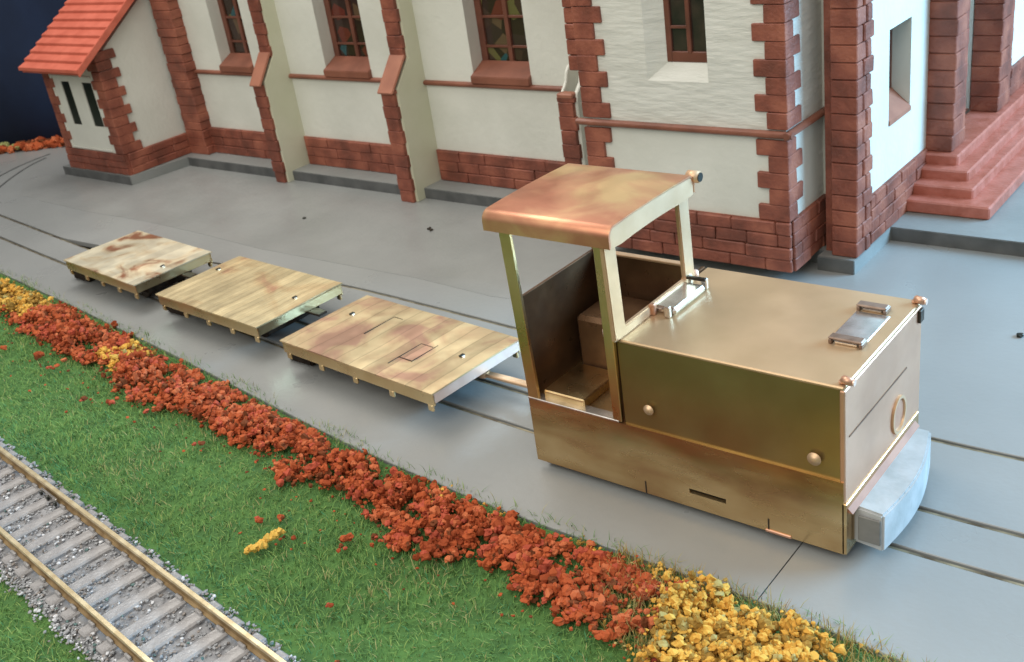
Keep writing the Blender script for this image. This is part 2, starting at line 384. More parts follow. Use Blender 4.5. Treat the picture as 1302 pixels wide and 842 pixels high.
for (x, y, r, n) in ((-2.80,1.79,.020,8),(-2.683,1.575,.013,4),(-2.333,1.658,.014,6),(-2.31,1.61,.01,3),(-2.05,1.72,.016,5),(-4.75,1.93,.016,5),(-4.55,1.89,.013,4),(-5.0,1.9,.012,3),(-3.95,1.83,.013,4),(-2.62,1.62,.010,3),(-2.15,1.40,.008,3),(-3.3,1.80,.012,3),(-4.1,1.78,.012,3),(-1.95,1.25,.008,2),(-2.52,1.53,.008,2)):
    for k in range(n):
        rf.chunk((x+random.gauss(0,r), y+random.gauss(0,r*.7), .016+random.uniform(0,.012)), r*random.uniform(.5,1.0), random.choice((0,1,4,3)), .8, .35, fine=True)
for i in range(110):
    x = random.uniform(-5.4,-1.3); y = smooth_tab(LOW, x)-abs(random.gauss(0,.13))
    rf.chunk((x, y, .012), random.uniform(.003,.007), random.choice((1,3,0)), .7, .4)
tag(rf.build('red_flower_bed', RED), 'orange red foam flowers crumbled along the edge of the grey road', 'flower bed', kind='stuff')
def yel(x0, x1, lo, hi, n, hmax, r0=.02, sc=1):
    for i in range(n):
        x = random.uniform(x0, x1); y, u = band_pt(x, lo, hi)
        bh = hmax*(.7+.7*noise.noise(Vector((x*6, y*6, 4))))
        m0 = random.choice((0,0,1,2,0))
        for k in range(random.randint(12, 22)):
            a = random.uniform(0, 6.28); rr = abs(random.gauss(0, r0))
            yf.chunk((x+rr*math.cos(a), y+rr*math.sin(a), max(.004, bh*random.uniform(.1,1.15))), sc*random.choice((.004,.006,.009,.012)), m0 if random.random()<.7 else random.choice((0,1,2,3)), random.uniform(.6,1.2), .45, fine=random.random()<.92)
yel(-1.27, -.86, .0, .92, 150, .10, sc=1.0)
yel(-1.42, -1.22, .55, 1.1, 12, .03, sc=.6)
yel(-.86, -.30, .0, .8, 26, .035, sc=.7)
yel(-6.9, -5.25, .1, .9, 160, .065)
yel(-4.42, -4.16, .2, .85, 11, .06)
yel(-2.35, -1.35, .9, 1.1, 8, .02, sc=.5)
for i in range(500):
    x = random.uniform(-1.5, -.3); y, u = band_pt(x, -.1, 1.12)
    yf.chunk((x, y, random.uniform(0,.02)), random.uniform(.003,.007), random.choice((2,3,3,0)), .8, .4)
for i in range(4500):
    x = random.uniform(-1.55,-.35); y, u = band_pt(x, .0, 1.2)
    yf.blade((x, y, -.005), random.uniform(.02,.055), .0011, random.uniform(.01,.04), random.uniform(0,6.28), random.choice((2,3,3)))
tag(yf.build('yellow_flower_bed', YEL), 'golden yellow foam flowers in patches along the road edge', 'flower bed', kind='stuff')

# far flower strip at the left horizon
ff = Scatter()
for i in range(420):
    t_ = random.random(); y = 3.3 + 1.7*t_
    x = -8.55 + max(-.9, min(0, (y-4.35)*1.5)) + random.uniform(-.12,.12)
    near = y < 4.1
    mi = random.choice((4,4,0)) if near and random.random() < .5 else random.choice((0,2,1,3))
    ff.chunk((x, y, random.uniform(.0,.05)), random.uniform(.015,.04), mi, .8, .35, fine=True)
tag(ff.build('distant_flower_bed', RED[:4] + [flock('distant_leaf', (.22,.24,.08), (.34,.34,.14))]), 'orange and green foam strip below the navy backdrop at far left', 'flower bed', kind='stuff')

# lone yellow foam scrap on the grass
path = [(-2.590,1.452,.014),(-2.575,1.470,.018),(-2.566,1.488,.020),(-2.566,1.508,.022),(-2.560,1.528,.026),(-2.552,1.548,.032),(-2.548,1.566,.030)]
sv = Scatter()
for k in range(60):
    t_ = k/59*(len(path)-1); i = min(int(t_), len(path)-2); fr = t_-i
    p = [path[i][j]+(path[i+1][j]-path[i][j])*fr for j in range(3)]
    sv.chunk((p[0]+random.gauss(0,.004), p[1]+random.gauss(0,.004), p[2]+.002+random.gauss(0,.003)), random.uniform(.007,.013)*(.85+.35*t_/6), 0, .9, .40, fine=k%3==0)
o = sv.build('foam_scrap', [YEL[1]]); tag(o, 'curved yellow foam scrap lying alone on the green grass', 'foam scrap')

# ------------------------------------------------------------------ foreground railway track
tr = tag(empty('railway_track', (-2.6, 1.1, 0)), 'model railway track with brass coloured rails and grey sleepers in the grass', 'railway track')
ang = math.atan(-.1055)
tr.rotation_euler = (0,0,ang); tr.location = (-2.6, 1.2135, 0)      # local x along the track, local y across, far rail at y=0
GA = -.228
def rail_mesh(y):
    b = MB(); prof = [(-.0115,.008),(-.0115,.012),(-.003,.016),(-.003,.040),(-.0075,.043),(-.0075,.052),(-.006,.054),(.006,.054),(.0075,.052),(.0075,.043),(.003,.040),(.003,.016),(.0115,.012),(.0115,.008)]
    t = bmesh.new(); A = [t.verts.new((-3.6, y+p[0], p[1])) for p in prof]; B = [t.verts.new((2.6, y+p[0], p[1])) for p in prof]
    n = len(prof)
    for i in range(n):
        q = t.faces.new((A[i], B[i], B[(i+1)%n], A[(i+1)%n])); q.material_index = 1 if 4 <= i <= 8 else 0
    t.faces.new(A); t.faces.new(B[::-1]); b._add(t)
    return b.build('rail', [M['railside'], M['railhead']], tr)
rail_mesh(0); rail_mesh(GA)
sp = .118
def sleeper_mesh():
    b = MB(); b.box(-.026,.026, GA-.055,.050, -.02,.008, .006, .001)
    for y in (0, GA):
        for s_ in (-1, 1):
            b.box(-.017,.017, y+s_*.0155-.0045, y+s_*.0155+.0045, .007,.021,.002)
    return b
first = None
for i in range(-29, 22):
    if first is None:
        first = sleeper_mesh().build('sleeper', M['sleeper'], tr); o = first
    else:
        o = first.copy(); C.objects.link(o); o.parent = tr
    o.location = (i*sp + random.uniform(-.003,.003), 0, random.uniform(-.001,.001)); o.rotation_euler = (0,0,random.uniform(-.012,.012))
bd = MB(); bd.prism([(GA-.12,-.04),(GA-.065,-.006),(.04,-.006),(.07,-.04)], 'x', -3.6, 2.6); o = bd.build('track_bed', M['ballast'], tr)
j = MB(); j.box(-.99,-.86,-.021,-.013,.020,.036,.002)
o = j.build('rail_joiner', M['silver'], tr); o['label'] = 'bright silvery joiner clipped to the rail'
j = MB()
for x in (-.985,-.93,-.865): j = MB(); j.cyl((x,-.022,.018),(x,-.030,.018),.009,14); j.build('joiner_bolt', M['black'], o)
bs = Scatter()
for i in range(15000):
    u = random.uniform(-3.5, 2.5); w = random.choice((random.gauss(GA-.065,.022), random.uniform(-.21,-.015), random.uniform(-.21,-.015), random.uniform(.02,.060), random.uniform(GA-.09,GA-.03)))
    fr = (u/sp) % 1.0
    on_sleeper = fr < .21 or fr > .79
    if GA < w < 0 and on_sleeper: continue
    if on_sleeper and (-.05 < w < .06 or GA-.06 < w < GA+.03): continue
    r = random.random()
    p = Vector((-2.6, 1.2135, 0)) + TD*u + TN*w
    bs.chunk((p.x, p.y, random.uniform(-.004,.006)), random.uniform(.003,.007), 0 if r<.66 else 1 if r<.78 else 2 if r<.97 else 3, .7, .3)
tag(bs.build('ballast', STN), 'grey and pale gravel between and beside the sleepers of the railway track', 'gravel', kind='stuff')

# ------------------------------------------------------------------ locomotive
LX0, LX1, LY0, LY1 = -2.045, -.975, 2.277, 2.835
loco = tag(empty('locomotive', (-1.5, 2.55, 0)), 'brass shunting locomotive with open cab and long flat hood at head of the wagons', 'locomotive')
class LP(MB):
    def build(s, name, mats, parent=loco, smooth=False):
        o = MB.build(s, name, mats, parent, smooth)
        p = Vector((0,0,0)); q = parent
        while q is not None: p += q.location; q = q.parent
        o.data.transform(Matrix.Translation(-p)); return o
b = LP()
# four sheet sides of the lower body, a slot in the near side
sx0, sx1, sz0, sz1 = -1.458, -1.335, .082, .098
b.box(LX0, sx0, LY0, LY0+.014, .03, .268).box(sx1, LX1, LY0, LY0+.014, .03, .268)
b.box(sx0, sx1, LY0, LY0+.014, .03, sz0).box(sx0, sx1, LY0, LY0+.014, sz1, .268)
bmesh.ops.remove_doubles(b.bm, verts=b.bm.verts, dist=1e-5)
b.build('lower_side', M['brass_side']); b = LP(); b.box(LX0, LX1, LY1-.014, LY1, .03, .268, .002)
body = b.build('lower_side', M['brass_side'])
b = LP(); b.box(LX0+.02, LX1-.015, LY0+.022, LY1-.03, .010, .245); b.build('under_body_shade', M['gap'])  # dark block added so the gap under the body goes black
b = LP()
for x in (-1.615, -1.20):
    b = LP(); b.box(x-.002, x+.002, LY0-.0015, LY0+.004, .03, .075); b.build('joint_line', M['dark_metal'], body)
b = LP(); b.box(-1.21,-1.13,LY0-.004,LY0+.002,.028,.038,.002); b.build('foot_tab', M['copper'], body)
b = LP(); b.box(LX0-.001, -1.69, LY0-.003, LY0+.035, .268, .276, .002); b.build('door_sill', M['silver'])
b = LP(); b.box(LX0+.004, LX1, LY0+.01, LY1-.01, .2485, .266); b.build('floor', M['brass_side'])
# front plate of lower body (copper strip along its foot)
b = LP(); b.box(LX1-.006, LX1+.008, LY0, LY1-.02, .03, .20, .002); b.build('front_skirt', M['brass_side'])
M['ledge'] = mottled('copper_paint', (.30,.13,.075), (.42,.20,.12), 9, .6)
b = LP(); b.prism([(LX1+.004,.168),(LX1+.022,.168),(LX1+.004,.186)], 'y', LY0+.01, LY1-.05); b.build('front_ledge', M['ledge'])
# hood
b = LP()
b.box(-1.672, LX1-.002, LY0+.007, LY0+.020, .264, .5495, .001); b.build('hood_side', M['hood_reflection']); b = LP()
b.box(-1.672, LX1-.002, LY1-.020, LY1-.007, .264, .5495, .001)
hs = b.build('hood_side', M['brass_side'])
b = LP(); b.box(-1.676, LX1+.001, LY0+.003, LY1-.001, .5495, .5605, .0035)
ht = b.build('hood_top', M['brass_hood'])
b = LP(); b.box(LX1-.012, LX1+.003, LY0+.004, LY1-.006, .19, .549, .003); hf = b.build('hood_front', M['front_brass'])
b = LP()
for k in range(28):
    a0, a1 = k*2*PI/28, (k+1)*2*PI/28
    t = bmesh.new(); cy, cz = 2.655, .275
    vs = []
    for a in (a0, a1):
        for (rr, xx) in ((.056, 0),(.056,.007),(.047,.007),(.045,0)):
            vs.append(t.verts.new((LX1+.003+xx, cy+rr*.9*math.cos(a), cz+rr*1.1*math.sin(a))))
    for i in range(4): t.faces.new((vs[i], vs[(i+1)%4], vs[4+(i+1)%4], vs[4+i]))
    b._add(t)
bmesh.ops.remove_doubles(b.bm, verts=b.bm.verts, dist=1e-5)
hl = b.build('headlight', M['pale_brass'])
b = LP(); b.cyl((LX1+.002,2.655,.275),(LX1+.0045,2.655,.275),.043,28); b.build('lens', M['copper'], hl)
b = LP(); b.box(LX1-.001, LX1+.005, LY0+.03, LY1-.12, .398,.402); b.build('crease', M['brass_dark'], hf)
# buffer beam: white metal block with a bowed front
b = LP()
out = [(LX1+.008, 2.325)]
for k in range(15):
    t_ = k/14; y = 2.315 + (2.775-2.315)*t_
    out.append((LX1+.095 + .030*math.sin(PI*t_) - .035*t_, y))
out.append((LX1+.008, 2.775))
b.prism(out, 'z', .045, .168, .006); bb = b.build('buffer_beam', M['steel'])
b = LP(); b.box(LX1+.026, LX1+.088, 2.309, 2.3165, .068, .150, .002); b.build('socket', M['socket'], bb)
# little things on the hood
def knob(p, r, h, mat, name='knob', ax=(0,0,1)):
    k = LP(); a = Vector(p); k.cyl(a, a+Vector(ax)*h, r, 18, bev=r*.25); return k.build(name, mat, loco, True)
knob((-1.703,2.283,.5605),.013,.028,M['flash'],'cab_bolt'); knob((-1.668,2.742,.5605),.012,.028,M['flash'],'cab_bolt')
knob((-1.575,2.279,.345),.017,.012,M['pale_brass'],'side_knob',(0,-1,0)); knob((-1.055,2.279,.325),.020,.013,M['pale_brass'],'side_knob',(0,-1,0))
for y in (2.30, 2.812):
    k = LP(); k.cyl((LX1-.012,y,.5605),(LX1-.012,y,.572),.009,16,bev=.003); k.cyl((LX1-.014,y,.574),(LX1+.018,y,.570),.0115,18,bev=.003)
    o = k.build('corner_lamp', M['copper'], loco, True)
    k = LP(); k.cyl((LX1+.018,y,.570),(LX1+.022,y,.570),.0095,18); k.build('lens', M['flash'], o)
k = LP(); k.box(LX1+.003, LX1+.012, 2.795, 2.825, .505, .545, .002); k.build('front_hook', M['dark_metal'])
def staple(x0, x1, y, z=.5605):
    k = LP(); h = .014
    k.box(x0, x0+.010, y-.020, y+.020, z, z+h, .002).box(x1-.010, x1, y-.020, y+.020, z, z+h, .002).box(x0, x1, y-.021, y+.010, z+h, z+h+.008, .003)
    o = k.build('hinge', M['hinge'], loco)
    k = LP(); k.box(x0+.014, x1-.014, y-.014, y+.010, z, z+.010, .003); k.build('hinge_pin', M['silver'], o)
staple(-1.118,-1.030,2.725); staple(-1.108,-1.012,2.508)
k = LP(); k.box(-1.115, -1.015, 2.533, 2.70, .5605, .5645, .002); k.build('highlight_plate', M['silver'])  # silver plate added as the bluish highlight between the hinges
# device in front of the windscreen
k = LP(); k.box(-1.668,-1.585, 2.475, 2.665, .5605, .585, .008); o = k.build('wiper_plate', M['silver'])
o['label'] = 'bluish solder plate lying in front of the windscreen'
for (x,y) in ((-1.655,2.462),(-1.602,2.462),(-1.598,2.68),(-1.66,2.69)):
    k = LP(); k.box(x-.010,x+.010,y-.008,y+.008,.5605,.598,.003); k.build('post', M['copper'] if y<2.465 and x<-1.65 else M['silver'], o)
k = LP(); k.box(-1.668,-1.590,2.668,2.682,.590,.600,.002); k.build('bar', M['dark_metal'], o)

# cab: rear wall, far wall, posts, front frame
def qprism(pts0, pts1, name, mat, bev=0, parent=loco):
    """hexahedron from two quads (lists of 4 xyz)"""
    t = bmesh.new(); A = [t.verts.new(p) for p in pts0]; B = [t.verts.new(p) for p in pts1]
    t.faces.new(A); t.faces.new(B[::-1])
    for i in range(4): t.faces.new((A[i], B[i], B[(i+1)%4], A[(i+1)%4]))
    bmesh.ops.recalc_face_normals(t, faces=t.faces)
    if bev: bmesh.ops.bevel(t, geom=list(t.edges), offset=bev, segments=1, affect='EDGES')
    b = LP(); b._add(t); return b.build(name, mat, parent)
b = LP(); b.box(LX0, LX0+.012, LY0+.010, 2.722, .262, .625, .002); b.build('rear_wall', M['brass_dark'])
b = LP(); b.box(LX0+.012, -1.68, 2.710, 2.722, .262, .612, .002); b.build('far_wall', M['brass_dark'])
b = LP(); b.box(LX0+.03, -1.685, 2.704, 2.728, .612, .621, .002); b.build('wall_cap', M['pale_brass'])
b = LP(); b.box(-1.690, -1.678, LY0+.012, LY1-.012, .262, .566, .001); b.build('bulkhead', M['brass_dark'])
def lean(y_lo, y_hi, z, z0=.56, z1=.885): return y_lo + (y_hi-y_lo)*(z-z0)/(z1-z0)
# near rear post, near front door post, far rear post
qprism([(LX0,LY0,.27),(LX0+.042,LY0,.27),(LX0+.042,LY0+.014,.27),(LX0,LY0+.014,.27)], [(LX0-.004,2.258,.885),(LX0+.038,2.258,.885),(LX0+.038,2.272,.885),(LX0-.004,2.272,.885)], 'door_post', M['brass'], .002)
qprism([(-1.712,LY0-.001,.272),(-1.680,LY0-.001,.272),(-1.680,LY0+.014,.272),(-1.712,LY0+.014,.272)], [(-1.700,2.256,.885),(-1.664,2.256,.885),(-1.664,2.272,.885),(-1.700,2.272,.885)], 'door_post', M['brass'], .002)
qprism([(LX0,2.709,.60),(LX0+.030,2.709,.60),(LX0+.030,2.723,.60),(LX0,2.723,.60)], [(LX0,2.685,.885),(LX0+.030,2.685,.885),(LX0+.030,2.699,.885),(LX0,2.699,.885)], 'rear_post', M['brass'], .002)
# windscreen frame in one piece with a hole
t = bmesh.new()
oy = [(2.258,.561),(2.722,.561),(2.712,.905),(2.246,.905)]; iy = [(2.316,.592),(2.664,.592),(2.654,.862),(2.306,.862)]
fx0, fx1 = -1.672, -1.656
R = {}
for key, pts_, x in (('of',oy,fx1),('if',iy,fx1),('ob',oy,fx0),('ib',iy,fx0)): R[key] = [t.verts.new((x,p[0],p[1])) for p in pts_]
for i in range(4):
    j_ = (i+1) % 4
    t.faces.new((R['of'][i],R['of'][j_],R['if'][j_],R['if'][i])); t.faces.new((R['ob'][i],R['ib'][i],R['ib'][j_],R['ob'][j_]))
    t.faces.new((R['of'][i],R['ob'][i],R['ob'][j_],R['of'][j_])); t.faces.new((R['if'][i],R['if'][j_],R['ib'][j_],R['ib'][i]))
bmesh.ops.recalc_face_normals(t, faces=t.faces); bmesh.ops.bevel(t, geom=list(t.edges), offset=.003, segments=2, affect='EDGES')
b = LP(); b._add(t); b.build('windscreen_frame', M['pale_brass'])
# seat box and cabinet inside
b = LP(); b.box(-1.995, -1.835, 2.298, 2.50, .266, .300, .004); b.build('seat', M['brass'])
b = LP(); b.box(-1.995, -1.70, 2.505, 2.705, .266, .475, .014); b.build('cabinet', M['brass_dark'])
# roof: sheet with rounded near and far edges
prof = []
def arc(cy, cz, r, a0, a1, n): return [(cy+r*math.cos(a0+(a1-a0)*i/n), cz+r*math.sin(a0+(a1-a0)*i/n)) for i in range(n+1)]
prof = [(2.238,.868)] + arc(2.270,.900,.032, PI, PI*.55, 6) + [(2.36,.9345),(2.47,.9355),(2.58,.9345)] + arc(2.680,.900,.032, PI*.45, 0, 6) + [(2.712,.868)]
inner = [(2.246,.870)] + arc(2.270,.898,.024, PI, PI*.55, 6) + [(2.36,.9265),(2.47,.9275),(2.58,.9265)] + arc(2.680,.898,.024, PI*.45, 0, 6) + [(2.704,.870)]
t = bmesh.new(); X0, X1 = -2.088, -1.628; rows = []
for x in (X0, X0+.004, X1-.004, X1):
    k = .0 if x in (X0+.004, X1-.004) else .002
    rows.append(([t.verts.new((x, p[0], p[1]-k)) for p in prof], [t.verts.new((x, p[0], p[1]+k)) for p in inner]))
n = len(prof)
for (a, ai), (c, ci) in zip(rows, rows[1:]):
    for i in range(n-1):
        t.faces.new((a[i], a[i+1], c[i+1], c[i])); t.faces.new((ai[i], ci[i], ci[i+1], ai[i+1]))
    t.faces.new((a[0], c[0], ci[0], ai[0])); t.faces.new((a[-1], ai[-1], ci[-1], c[-1]))
for (a, ai) in (rows[0], rows[-1]):
    for i in range(n-1): t.faces.new((a[i], ai[i], ai[i+1], a[i+1]))
b = LP(); b._add(t); rf_ = b.build('roof', M['brass_roof'], loco, True)
md = rf_.modifiers.new('edge', 'EDGE_SPLIT'); md.split_angle = .9
t = bmesh.new(); A = [t.verts.new((X1-.012, p[0], p[1])) for p in inner]; 
low = [(2.30,.862),(2.37,.866),(2.47,.868),(2.57,.866),(2.655,.862)]
L_ = [t.verts.new((X1-.012, p[0], p[1])) for p in ([(2.25,.866)]+low+[(2.70,.866)])]
fc = t.faces.new(L_ + A[::-1]); bmesh.ops.triangulate(t, faces=[fc])
ex = bmesh.ops.extrude_face_region(t, geom=list(t.faces)); bmesh.ops.translate(t, verts=[v_ for v_ in ex['geom'] if isinstance(v_, bmesh.types.BMVert)], vec=(.010,0,0))
b = LP(); b._add(t); b.build('fascia', M['pale_brass'], rf_)
k = LP(); k.cyl((X1-.03,2.722,.915),(X1+.012,2.722,.915),.019,20,bev=.003); o = k.build('roof_lamp', M['pale_brass'], loco, True)
k = LP(); k.cyl((X1+.0125,2.722,.915),(X1+.0155,2.722,.915),.0145,18); k.build('lens', M['black'], o)
# coupling bar to the wagons
b = LP(); b.box(-2.55, LX0+.01, 2.590, 2.622, .070, .084, .003); b.cyl((-2.55,2.606,.066),(-2.55,2.606,.088),.026,18,bev=.003); b.build('coupling_bar', M['pale_brass'])
b = LP()
for x in (-1.80, -1.22):
    for g_ in (gC, gB):
        b = LP(); b.cyl((x, g_(x)-.018, .062), (x, g_(x)+.018, .062), .058, 24); b.build('wheel', M['dark_metal'])

# ------------------------------------------------------------------ wagons
def wagon(name_label, cx, cy, ang, Lg, W, zt, deck, pins, extra=None):
    r = tag(empty('flat_wagon', (cx, cy, 0), ang), name_label, 'flat wagon', 'brass flat wagons coupled behind the locomotive')
    hx, hy = Lg/2, W/2
    # deck: gently buckled sheet
    nx, ny = 28, 14; v, f = [], []
    sd = cx*3.7
    for k, zz in ((0, zt), (1, zt-.010)):
        for i in range(nx+1):
            for j_ in range(ny+1):
                x = -hx + Lg*i/nx; y = -hy + W*j_/ny
                z = zz + .0045*noise.noise(Vector((x*3+sd, y*4, 1))) + (.0 if 0 < i < nx and 0 < j_ < ny else -.002*(1-2*k))
                v.append((x, y, z))
    q = (nx+1)*(ny+1)
    for i in range(nx):
        for j_ in range(ny):
            a = i*(ny+1)+j_; f.append((a, a+ny+1, a+ny+2, a+1)); f.append((q+a, q+a+1, q+a+ny+2, q+a+ny+1))
    for i in range(nx):
        a = i*(ny+1); f.append((a, q+a, q+a+ny+1, a+ny+1)); a += ny; f.append((a, a+ny+1, q+a+ny+1, q+a))
    for j_ in range(ny):
        a = j_; f.append((a, a+1, q+a+1, q+a)); a = nx*(ny+1)+j_; f.append((a, q+a, q+a+1, a+1))
    d = raw('deck', v, f, M[deck], parent=r, smooth=True)
    md = d.modifiers.new('edge', 'EDGE_SPLIT'); md.split_angle = .6
    for s_ in (-1, 1):
        b = MB()
        y0 = s_*(hy-.006); b.box(-hx+.004, hx-.004, min(y0, y0-s_*.010), max(y0, y0-s_*.010), zt-.060, zt-.009, .002)
        nt_ = 5
        for i in range(nt_):
            x = -hx+.03 + (Lg-.06)*(i+.0)/(nt_-1)
            b.box(x-.014, x+.014, min(y0,y0-s_*.013), max(y0,y0-s_*.013), zt-.088, zt-.058, .004)
        b.build('side_sill', M['brass'], r)
        b = MB(); x0 = s_*(hx-.004); b.box(min(x0,x0-s_*.010), max(x0,x0-s_*.010), -hy+.008, hy-.008, zt-.052, zt-.009, .002)
        b.build('end_sill', M['flash'] if s_ > 0 and deck == 'deck1' else M['brass'], r)  # leading end of first wagon: window reflection painted as a pale colour
    b = MB(); b.box(-hx+.10, hx-.09, -hy+.105, hy-.09, .045, zt-.014, .004); b.build('underframe_shade', M['gap'], r)  # made deep and near black to put shade beneath the wagon
    for s_ in (-1, 1):
        b = MB(); x = s_*hx*.55
        b.cyl((x,-.12,.048),(x,.12,.048),.008,10)
        for s2 in (-1, 1): b.cyl((x, s2*.1-.010, .048),(x, s2*.1+.010,.048),.045,22)
        b.build('wheelset', M['dark_metal'], r)
    b = MB(); b.prism([(-hx-.125,-.13),(-hx-.09,-.17),(-hx+.06,-.16),(-hx+.06,.03),(-hx-.04,.02),(-hx-.11,-.04)], 'z', .004, zt-.075, .008); b.build('gap_shade_block', M['gap'], r)  # black block stands in for the shadow between wagons
    for (px, py) in pins:
        b = MB(); b.box(px-.011, px+.011, py-.008, py+.008, zt-.002, zt+.006, .002)
        o = b.build('coupling_pin', M['silver'], r)
        b = MB(); b.box(px-.007, px+.007, py-.0115, py+.0115, zt+.003, zt+.0078, .001); b.build('slot', M['black'], o)
    b = MB(); b.box(hx-.03, hx+(.075 if deck != 'deck1' else -.02), .03, .08, zt-.064, zt-.052, .003); b.build('drawbar', M['dark_metal'], r)
    b = MB(); b.box(-hx-.09, -hx+.03, -.024, .024, zt-.074, zt-.064, .003); b.build('drawbar', M['dark_metal'], r)
    return r, zt
w, zt = wagon('scribed brass flat wagon with reddish stains, coupled next behind the locomotive', -2.966, 2.567, math.radians(-4.0), .925, .485, .160, 'deck1', [(-.36,.07),(.36,.02)])
# engraved hatch outline on the first deck
for grp in (((-.165,-.162,-.03,.14),(-.165,-.11,.137,.140)),((.13,.133,-.16,.02),(.205,.208,-.10,.04),(.13,.208,-.103,-.100),(.13,.2,.018,.021))):
    b = MB()
    for (x0,x1,y0,y1) in grp: b.box(x0,x1,y0,y1,.1585,.1612)
    b.build('scribed_line', M['dark_metal'], w)
w2, _ = wagon('middle brass flat wagon, deck ridged with many fine slanting plank lines', -4.048, 2.668, math.radians(-3.0), .815, .495, .160, 'deck2', [(-.35,.08),(.33,.03)])
w3, _ = wagon('last and smallest brass flat wagon, deck paled by painted glare, with a brown patch', -5.052, 2.722, math.radians(-4.4), .765, .455, .160, 'deck3', [(.31,-.02)])

# ------------------------------------------------------------------ plinth plate under the building
Zb = .065
pl = MB()
pl.prism([(-7.78,3.80),(-6.78,3.80),(-6.72,4.245),(-3.35,4.245),(-3.3,3.86),(-1.90,3.83),(-1.90,4.085),(-1.835,4.085),(-1.695,4.085),(-1.695,4.485),(.8,4.485),(.8,8.5),(-7.78,8.5)][:0] or
         [(-7.70,3.80),(-6.80,3.80),(-6.74,4.25),(-3.02,4.25),(-3.02,4.14),(-1.86,4.14),(-1.86,4.075),(-1.692,4.075),(-1.692,4.485),(.9,4.485),(.9,8.5),(-7.70,8.5)], 'z', -.004, Zb, .003)
o = pl.build('plinth_plate', [M['plate'], M['edge']]); tag(o, kind='structure')
for p in o.data.polygons:
    if p.normal.y < -.7: p.material_index = 1

# ------------------------------------------------------------------ the building
B = tag(empty('station_building', (0,0,0)), 'large white model building with red brick quoins, buttresses and porch steps', 'model building')
class BP(MB):
    def build(s, name, mats, parent=B, smooth=False): return MB.build(s, name, mats, parent, smooth)

def wall_xz(b, x0, x1, z0, z1, yf, th, holes):
    """wall whose face is at y=yf, with rectangular holes (hx0,hx1,hz0,hz1)"""
    holes = sorted(holes); cx = x0
    for (a, c, d, e) in holes:
        if a > cx: b.box(cx, a, yf, yf+th, z0, z1)
        if d > z0: b.box(a, c, yf, yf+th, z0, d)
        if e < z1: b.box(a, c, yf, yf+th, e, z1)
        cx = c
    if cx < x1: b.box(cx, x1, yf, yf+th, z0, z1)

def bricks(b, u0, u1, z0, z1, put, h=.055, l=.17, bev=.004, jit=.0025):
    """rows of rough bricks; put(u0,u1,z0,z1,d) adds one"""
    n = max(1, round((z1-z0)/h)); hh = (z1-z0)/n
    for r in range(n):
        u = u0 - (l*.5 if r % 2 else 0) 
        while u < u1 - 1e-4:
            ln = l*random.uniform(.75,1.3); a, c = max(u,u0), min(u+ln,u1)
            if u1 - c < .03: c = u1
            if c - a > .01: put(a+.001, c-.001, z0+r*hh+.001, z0+(r+1)*hh-.001, random.uniform(0,.006))
            u = c if c > u else u+ln

TOP = 1.72
NY = 4.42          # nave wall face
holes = [(-6.285,-5.945,.69,1.62), (-5.225,-4.825,.69,1.62), (-4.01,-3.605,.69,1.62)]
b = BP(); wall_xz(b, -6.80, -2.86, Zb, TOP, NY, .135, holes); b.build('nave_wall', M['plaster'])
# windows of the nave
for i, (a, c, d, e) in enumerate(holes):
    yb = NY+.09
    b = BP(); fw = .032
    b.box(a, c, yb, yb+.03, d, d+.05, .003).box(a, c, yb, yb+.03, e-.05, e, .003)
    b.box(a+.001, a+fw+.012, yb-.002, yb+.03, d+.048, e-.048, .003).box(c-fw, c-.001, yb-.002, yb+.03, d+.048, e-.048, .003)
    m_ = (a+c)/2+.01; b.box(m_-.014, m_+.014, yb-.004, yb+.026, d+.048, e-.048, .003)
    for zz in (.84, 1.0, 1.16, 1.32, 1.48): b.box(a+.03, c-.03, yb+.002, yb+.022, zz-.007, zz+.007, .002)
    W_ = b.build('window', M['frame'])
    b = BP(); b.box(a+.02, c-.02, yb+.012, yb+.016, d+.02, e-.02); b.build('pane', M['pane'], W_)
    b = BP(); b.prism([(NY-.028,d-.028),(NY-.028,d+.012),(yb+.002,d+.075),(yb+.002,d-.028)], 'x', a-.002, c+.002, .003); b.build('sill', M['trim'], W_)
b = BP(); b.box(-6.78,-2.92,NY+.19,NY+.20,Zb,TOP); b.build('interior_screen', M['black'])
# brick base and band of the nave
bays = [(-6.62,-5.675),(-5.56,-4.51),(-4.37,-3.27),(-3.17,-2.87)]
b = BP()
for (a, c) in bays:
    b.box(a-.02, c+.02, NY-.014, NY+.01, Zb, .250)
    bricks(b, a, c, Zb, .250, lambda u0,u1,z0,z1,d: b.box(u0,u1,NY-.024-d,NY-.010,z0,z1,.004,.0015), h=.062, l=.2)
b.build('brick_base', M['brick'])
b = BP()
for (a, c) in bays: (c < -3) and b.prism([(NY+.002,.636),(NY-.018,.638),(NY-.024,.648),(NY-.024,.656),(NY-.012,.664),(NY+.002,.664)], 'x', a-.02, c+.03, .002)
b.build('stone_band', M['trim'])
